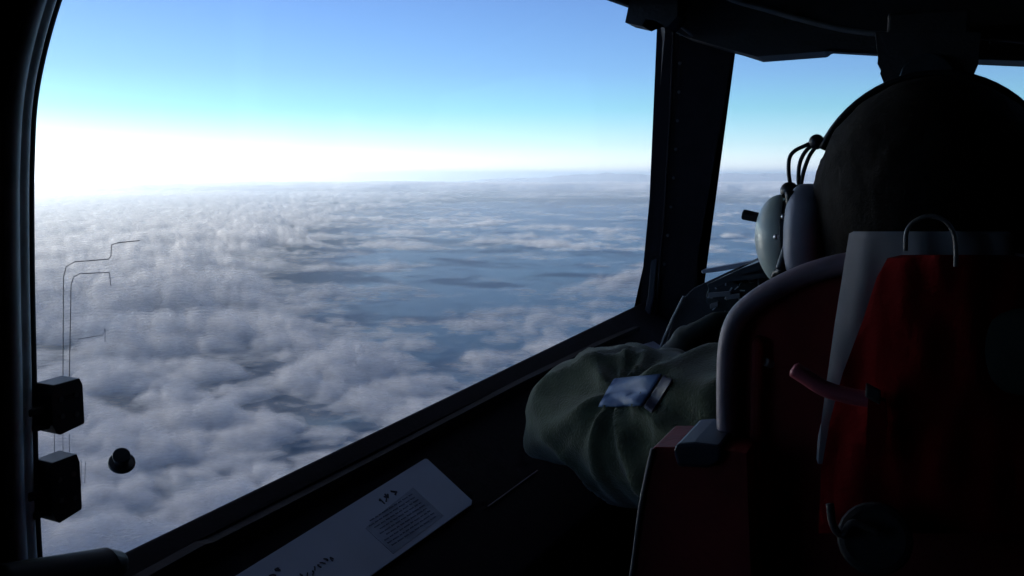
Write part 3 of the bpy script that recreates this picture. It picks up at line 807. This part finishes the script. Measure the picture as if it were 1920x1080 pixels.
# headset
hset = empty('headset', Hc, 'aviation headset with pale green ear cup and wire stirrups on the pilot head', 'headset')
def adopt_h(o): return adopt(o, hset)
for s in (-1, 1):
    mx_ = (lambda p: p) if s < 0 else (lambda p: V((2 * Hc.x - p.x, p.y, p.z)))
    ec = mx_(at_y(1468, 446, YH)); up = V((0.10 * -s, 0, 1)).normalized()
    # cup: half-ellipsoid dome bulging outward
    bm = bmesh.new(); bmesh.ops.create_uvsphere(bm, u_segments=36, v_segments=24, radius=1)
    for v_ in bm.verts:
        if v_.co.x > 0.0: v_.co.x *= 0.25
        v_.co = V((v_.co.x * 0.0225, v_.co.y * 0.030, v_.co.z * (0.036 if v_.co.z > 0 else 0.040)))
        v_.co.x = v_.co.x * -1 if s > 0 else v_.co.x
    bmesh.ops.rotate(bm, verts=bm.verts, cent=(0, 0, 0), matrix=Matrix.Rotation(math.radians(5 * s), 3, 'Y'))
    bmesh.ops.translate(bm, verts=bm.verts, vec=ec)
    adopt_h(bmobj('ear_cup', bm, 'cup', smooth_=True))
    # middle plate
    bm = bmesh.new(); pc = mx_(at_y(1484, 446, YH)); add_tube(bm, [pc + V((-.006 * -s * -1, 0, 0)), pc + V((.006 * -s * -1, 0, 0))], 0.034, 30)
    for v_ in bm.verts: v_.co = pc + V((v_.co.x - pc.x, (v_.co.y - pc.y) * .85, (v_.co.z - pc.z) * 1.0))
    adopt_h(bmobj('cup_plate', bm, 'block', bevel=0.002))
    # cushion
    bm = bmesh.new(); cc = mx_(at_y(1518, 436, YH)); bmesh.ops.create_uvsphere(bm, u_segments=36, v_segments=24, radius=1)
    for v_ in bm.verts:
        q = v_.co; f = lambda a, e: math.copysign(abs(a) ** e, a)
        v_.co = cc + V((f(q.x, .6) * 0.0180, q.y * 0.046 - 0.012, f(q.z, .8) * 0.040))
    adopt_h(bmobj('ear_cushion', bm, 'cushion', smooth_=True))
    # stirrup wires and joints
    for L in ([(1533, 262), (1512, 272), (1490, 283), (1480, 298), (1479, 325), (1483, 352)], [(1531, 268), (1512, 282), (1500, 305), (1497, 335), (1500, 352)], [(1530, 275), (1518, 292), (1508, 318), (1502, 345), (1498, 356)]):
        bm = bmesh.new(); add_tube(bm, spline([mx_(at_y(x, y, YH - 0.012 * (k == 9))) for k, (x, y) in enumerate(L)], 6), 0.0017, 10)
        adopt_h(bmobj('stirrup_wire', bm, 'wire', smooth_=True))
    for (x, y, r_) in ((1531, 266, .0062), (1480, 358, .0075), (1499, 356, .0048)):
        bm = bmesh.new(); c = mx_(at_y(x, y, YH)); bmesh.ops.create_uvsphere(bm, u_segments=16, v_segments=12, radius=r_, matrix=Matrix.Translation(c))
        adopt_h(bmobj('joint', bm, 'wire', smooth_=True))
    bm = bmesh.new(); add_tube(bm, spline([mx_(at_y(x, y, YH - 0.034)) for x, y in ((1480, 358), (1484, 400), (1482, 440), (1470, 480), (1462, 505))], 5), 0.0036, 10)
    adopt_h(bmobj('cup_yoke', bm, 'wire', smooth_=True))
    for (x, y) in ((1470, 406), (1483, 408), (1456, 444)):
        bm = bmesh.new(); bmesh.ops.create_uvsphere(bm, u_segments=12, v_segments=8, radius=.0024, matrix=Matrix.Translation(mx_(at_y(x, y, YH - 0.036))))
        adopt_h(bmobj('screw', bm, 'steel', smooth_=True))
# headband over the hair
bm = bmesh.new()
pts = []
for k in range(25):
    a = math.radians(24 + 132 * k / 24); pts.append(Hc + V((-0.0045 + math.cos(a) * 0.0900, 0.0, math.sin(a) * 0.0955)))
add_tube(bm, pts, 0.0032, 12, flat=2.5, flatdir=V((0, 1, 0)))
adopt_h(bmobj('headband', bm, 'wire', smooth_=True))
# microphone boom pointing out past the left cup
bm = bmesh.new(); add_tube(bm, [at_y(1440, 412, YH + 0.01), at_y(1422, 408, YH + 0.01), at_y(1393, 402, YH + 0.012)], [0.003, 0.0042, 0.0045], 12)
adopt_h(bmobj('mic_boom', bm, 'wire', bevel=0.001))
bm = bmesh.new(); add_tube(bm, spline([at_y(1466, 505, YH - .03), at_y(1450, 540, YH - .01), V((Hc.x - .12, YH + .03, -.2)), V((Hc.x - .1, YH + .12, -.36))], 6), 0.003, 8)
adopt_h(bmobj('cord', bm, 'wire', smooth_=True))

# pocket patch on the sleeve, lying on the cloth
from mathutils.bvhtree import BVHTree
bv = BVHTree.FromPolygons([v_.co.copy() for v_ in suit.data.vertices], [tuple(p.vertices) for p in suit.data.polygons])
def on_suit(name, quad, mat, lift, th):
    bm = bmesh.new(); n = 10; g_ = []
    q = [Vector(c) for c in quad]
    for i in range(n + 1):
        row = []
        for j in range(n + 1):
            p = q[0].lerp(q[1], i / n).lerp(q[3].lerp(q[2], i / n), j / n)
            d = ray(p.x, p.y); h = bv.ray_cast(Vector((0, 0, 0)), d)
            dist = h[3] if h[0] is not None else None
            row.append((d, dist))
        g_.append(row)
    ds = sorted(d_ for r_ in g_ for _, d_ in r_ if d_ is not None and d_ < 1.35) or [1.0]
    med = ds[len(ds) // 2]
    vs = [[bm.verts.new(d * ((dist if dist is not None and abs(dist - med) < .07 else med) - lift)) for d, dist in r_] for r_ in g_]
    for a, b in zip(vs[:-1], vs[1:]):
        for j in range(n): bm.faces.new([a[j], a[j + 1], b[j + 1], b[j]])
    bmesh.ops.smooth_vert(bm, verts=bm.verts, factor=.5, use_axis_x=True, use_axis_y=True, use_axis_z=True)
    o = bmobj(name, bm, mat, smooth_=True); md = o.modifiers.new('s', 'SOLIDIFY'); md.thickness = th; md.offset = 0
    return adopt(o, person)
sm_ = suit.modifiers.new('smooth', 'SMOOTH'); sm_.factor = 0.5; sm_.iterations = 3
M['patchc'] = pbr('pale_blue_patch', (0.07, 0.13, 0.25), 0.6, noise_amt=0.2, scale=60)
on_suit('sleeve_patch', [(1120, 764), (1150, 710), (1244, 700), (1205, 762)], 'patchc', .003, .0015)
on_suit('pocket_edge', [(1206, 764), (1246, 702), (1262, 712), (1222, 776)], 'cap', .003, .001)
# control wheel between the hands (mostly hidden by the seat)
cw = empty('control_wheel', V((cx0, 1.33, -0.36)), 'black control wheel held by the pilot ahead of the seat', 'control wheel')
gl_ = wr_l + V((0.045, 0.075, 0.02)); gr_ = wr_r + V((-0.045, 0.075, 0.02))
bm = bmesh.new(); add_tube(bm, spline([gl_ + V((0.01, 0, .05)), gl_, gl_ + V((.03, 0, -.07)), V((cx0 - .04, 1.32, -.36)), V((cx0 + .04, 1.32, -.36)), gr_ + V((-.03, 0, -.07)), gr_, gr_ + V((-.01, 0, .05))], 6), 0.012, 12)
adopt(bmobj('wheel_grip', bm, 'black', smooth_=True), cw)
bm = bmesh.new(); add_tube(bm, [V((cx0, 1.32, -.36)), V((cx0, 1.44, -.42))], 0.02, 14); adopt(bmobj('column', bm, 'black'), cw)

# ------------------------------------------------------------------ the seat
YS = 0.66
seat = empty('pilot_seat', at_y(1740, 900, YS), 'red pilot seat with grey frame, canvas cover and red pad at the right', 'seat')
A_s = lambda o: adopt(o, seat)
rimpx = [(1372, 925), (1368, 860), (1364, 790), (1364, 700), (1368, 640), (1384, 596), (1420, 562), (1470, 533), (1520, 512), (1575, 497), (1640, 489), (1740, 486), (1840, 489), (1905, 497), (1960, 512), (2010, 533), (2060, 562), (2096, 596), (2112, 640), (2116, 700), (2112, 925)]
bm = bmesh.new(); rp = spline([at_y(x, y, YS) for x, y in rimpx], 5)
add_tube(bm, rp, 0.0072, 14, flat=1.5, flatdir=V((0, 1, 0))); A_s(bmobj('frame', bm, 'rim', smooth_=True))
# shell of the back inside the rim
bk = [(1385, 1300), (1378, 925), (1372, 700), (1376, 645), (1392, 604), (1424, 572), (1472, 543), (1575, 506), (1740, 496), (1905, 506), (2008, 543), (2056, 572), (2088, 604), (2104, 645), (2108, 700), (2102, 925), (2095, 1300)]
bm = bmesh.new(); add_prism(bm, [at_y(x, y, YS + 0.004) for x, y in bk], V((0, 0.035, 0))); A_s(bmobj('backrest', bm, 'darkred', bevel=0.006))
# vertical rib with bright stud on the back
bm = bmesh.new(); add_prism(bm, [at_y(x, y, YS - 0.006) for x, y in ((1408, 640), (1418, 628), (1430, 640), (1424, 1100), (1398, 1100))], V((0, 0.012, 0))); A_s(bmobj('rib', bm, 'darkred', bevel=0.003))
bm = bmesh.new(); add_disc(bm, at_y(1447, 683, YS + .005), V((-.5, -1, .4)), 0.0030, 0.008, 16); A_s(bmobj('stud', bm, 'mark', bevel=0.001))
bm = bmesh.new(); add_tube(bm, spline([at_y(x, y, YS - .012) for x, y in ((1366, 850), (1362, 880), (1372, 925), (1384, 900), (1378, 860))], 4), 0.0022, 8); A_s(bmobj('buckle', bm, 'rim', smooth_=True))
bm = bmesh.new(); add_tube(bm, [at_y(1398, 846, YS - .008), at_y(1396, 910, YS - .008)], 0.0030, 8); A_s(bmobj('hinge_pin', bm, 'rim', smooth_=True))
# canvas cover and red pad hung over the back
YC = 0.615
def sheetobj(name, rows, mat, th, amp, seed, y0):
    """cloth panel: rows of (y, left x, right x) in the picture, bowed and creased"""
    bm = bmesh.new(); nU = 26; g_ = []
    yy = [r_[0] for r_ in rows]; 
    fine_rows = []
    for a, b in zip(rows[:-1], rows[1:]):
        for k in range(5): t = k / 5; fine_rows.append(tuple(a[i] + (b[i] - a[i]) * t for i in range(3)))
    fine_rows.append(rows[-1])
    for (y, xl, xr) in fine_rows:
        row = []
        for i in range(nU + 1):
            t = i / nU; x = xl + (xr - xl) * t
            bow = 0.016 * (1 - (2 * t - 1) ** 2)
            q = V((x * .02, y * .006, seed)); cr = noise.noise(q) * amp
            p = at_y(x, y, y0 + 0.012 - bow + cr); row.append(bm.verts.new(p))
        g_.append(row)
    for a, b in zip(g_[:-1], g_[1:]):
        for i in range(nU): bm.faces.new([a[i], a[i + 1], b[i + 1], b[i]])
    o = bmobj(name, bm, mat, smooth_=True)
    md = o.modifiers.new('s', 'SOLIDIFY'); md.thickness = th; md.offset = 1
    m2 = o.modifiers.new('b', 'BEVEL'); m2.width = th * .3; m2.segments = 2; m2.limit_method = 'ANGLE'
    return o
A_s(sheetobj('canvas_cover', [(434, 1600, 1890), (438, 1592, 1900), (500, 1582, 1905), (600, 1566, 1920), (700, 1552, 1935), (790, 1540, 1950), (870, 1534, 1960)], 'sheet', 0.010, 0.007, 3.0, YC))
A_s(sheetobj('red_pad', [(478, 1690, 1900), (484, 1664, 1925), (520, 1644, 1940), (600, 1618, 1950), (700, 1580, 1960), (790, 1556, 1975), (880, 1540, 1990), (1000, 1535, 2000)], 'redpad', 0.012, 0.006, 8.0, YC - 0.022))
# green patch and faint crease on the pad
bm = bmesh.new(); bmesh.ops.create_uvsphere(bm, u_segments=24, v_segments=12, radius=1, matrix=Matrix.Translation(at_y(1920, 660, YC - 0.02)) @ Matrix.Diagonal((.027, .006, .024, 1))); A_s(bmobj('patch', bm, pbr('olive_patch', (0.03, 0.04, 0.032), 0.8), smooth_=True))
# wire loop at the top
bm = bmesh.new(); add_tube(bm, spline([at_y(x, y, YC - .042) for x, y in ((1698, 470), (1700, 435), (1715, 415), (1742, 405), (1768, 412), (1786, 432), (1792, 460), (1792, 500))], 6), 0.0012, 8); A_s(bmobj('wire_loop', bm, 'conduit', smooth_=True))
# red strap crossing to the pad, with its end tab
bm = bmesh.new(); add_tube(bm, spline([at_y(x, y, YC - .030) for x, y in ((1485, 690), (1510, 706), (1545, 728), (1590, 742), (1650, 752))], 6), [0.003] + [0.006] * 24, 12, flat=.8); A_s(bmobj('strap', bm, 'strap', smooth_=True))
bm = bmesh.new(); add_prism(bm, [at_y(x, y, YC - .036) for x, y in ((1628, 742), (1660, 752), (1664, 800), (1654, 862), (1622, 862), (1626, 800))], V((0, .006, 0))); A_s(bmobj('strap_end', bm, 'redpad', bevel=.002))
bm = bmesh.new(); add_box(bm, at_y(1637, 738, YC - .040), V((.004, 0, -.002)), V((0, .002, 0)), V((0, 0, .004))); A_s(bmobj('buckle', bm, 'rivet', bevel=.001))
# harness reel low on the back
bm = bmesh.new(); add_tube(bm, [at_y(1640, 1010, YC - .03), at_y(1640, 1010, YC - .055)], .020, 26); A_s(bmobj('harness_reel', bm, 'black', bevel=.004))
bm = bmesh.new(); add_tube(bm, spline([at_y(x, y, YC - .06) for x, y in ((1556, 945), (1562, 985), (1580, 1003), (1600, 980), (1650, 1000))], 5), .0022, 8); A_s(bmobj('harness_wire', bm, 'rivet', smooth_=True))
# lower side panel (folded armrest) with pale edge and dark cap
YA = 0.62
ap = [(1222, 842), (1228, 838), (1262, 838), (1350, 842), (1400, 850), (1420, 1400), (1140, 1400), (1183, 1080), (1200, 960)]
bm = bmesh.new(); add_prism(bm, [at_y(x, y, YA) for x, y in ap], V((0, .06, 0))); A_s(bmobj('side_panel', bm, 'darkred', bevel=.005))
bm = bmesh.new(); add_tube(bm, spline([at_y(x, y, YA - .001) for x, y in ((1224, 842), (1211, 900), (1199, 965), (1184, 1080), (1150, 1300))], 5), .0016, 8); A_s(bmobj('piping', bm, 'conduit', smooth_=True))
bm = bmesh.new(); add_prism(bm, [at_y(x, y, YA - .006) for x, y in ((1262, 846), (1268, 832), (1300, 830), (1352, 836), (1352, 862), (1330, 878), (1270, 876))], V((0, .07, 0))); A_s(bmobj('arm_cap', bm, 'cap', bevel=.004))
# seat pan under the pilot
bm = bmesh.new(); add_box(bm, V((cx0, .95, -.82)), V((.24, 0, 0)), V((0, .24, 0)), V((0, 0, .05))); A_s(bmobj('seat_pan', bm, 'darkred', bevel=.03))
bm = bmesh.new(); add_box(bm, V((cx0, .92, -1.01)), V((.14, 0, 0)), V((0, .16, 0)), V((0, 0, .14))); A_s(bmobj('pedestal', bm, 'block', bevel=.01))
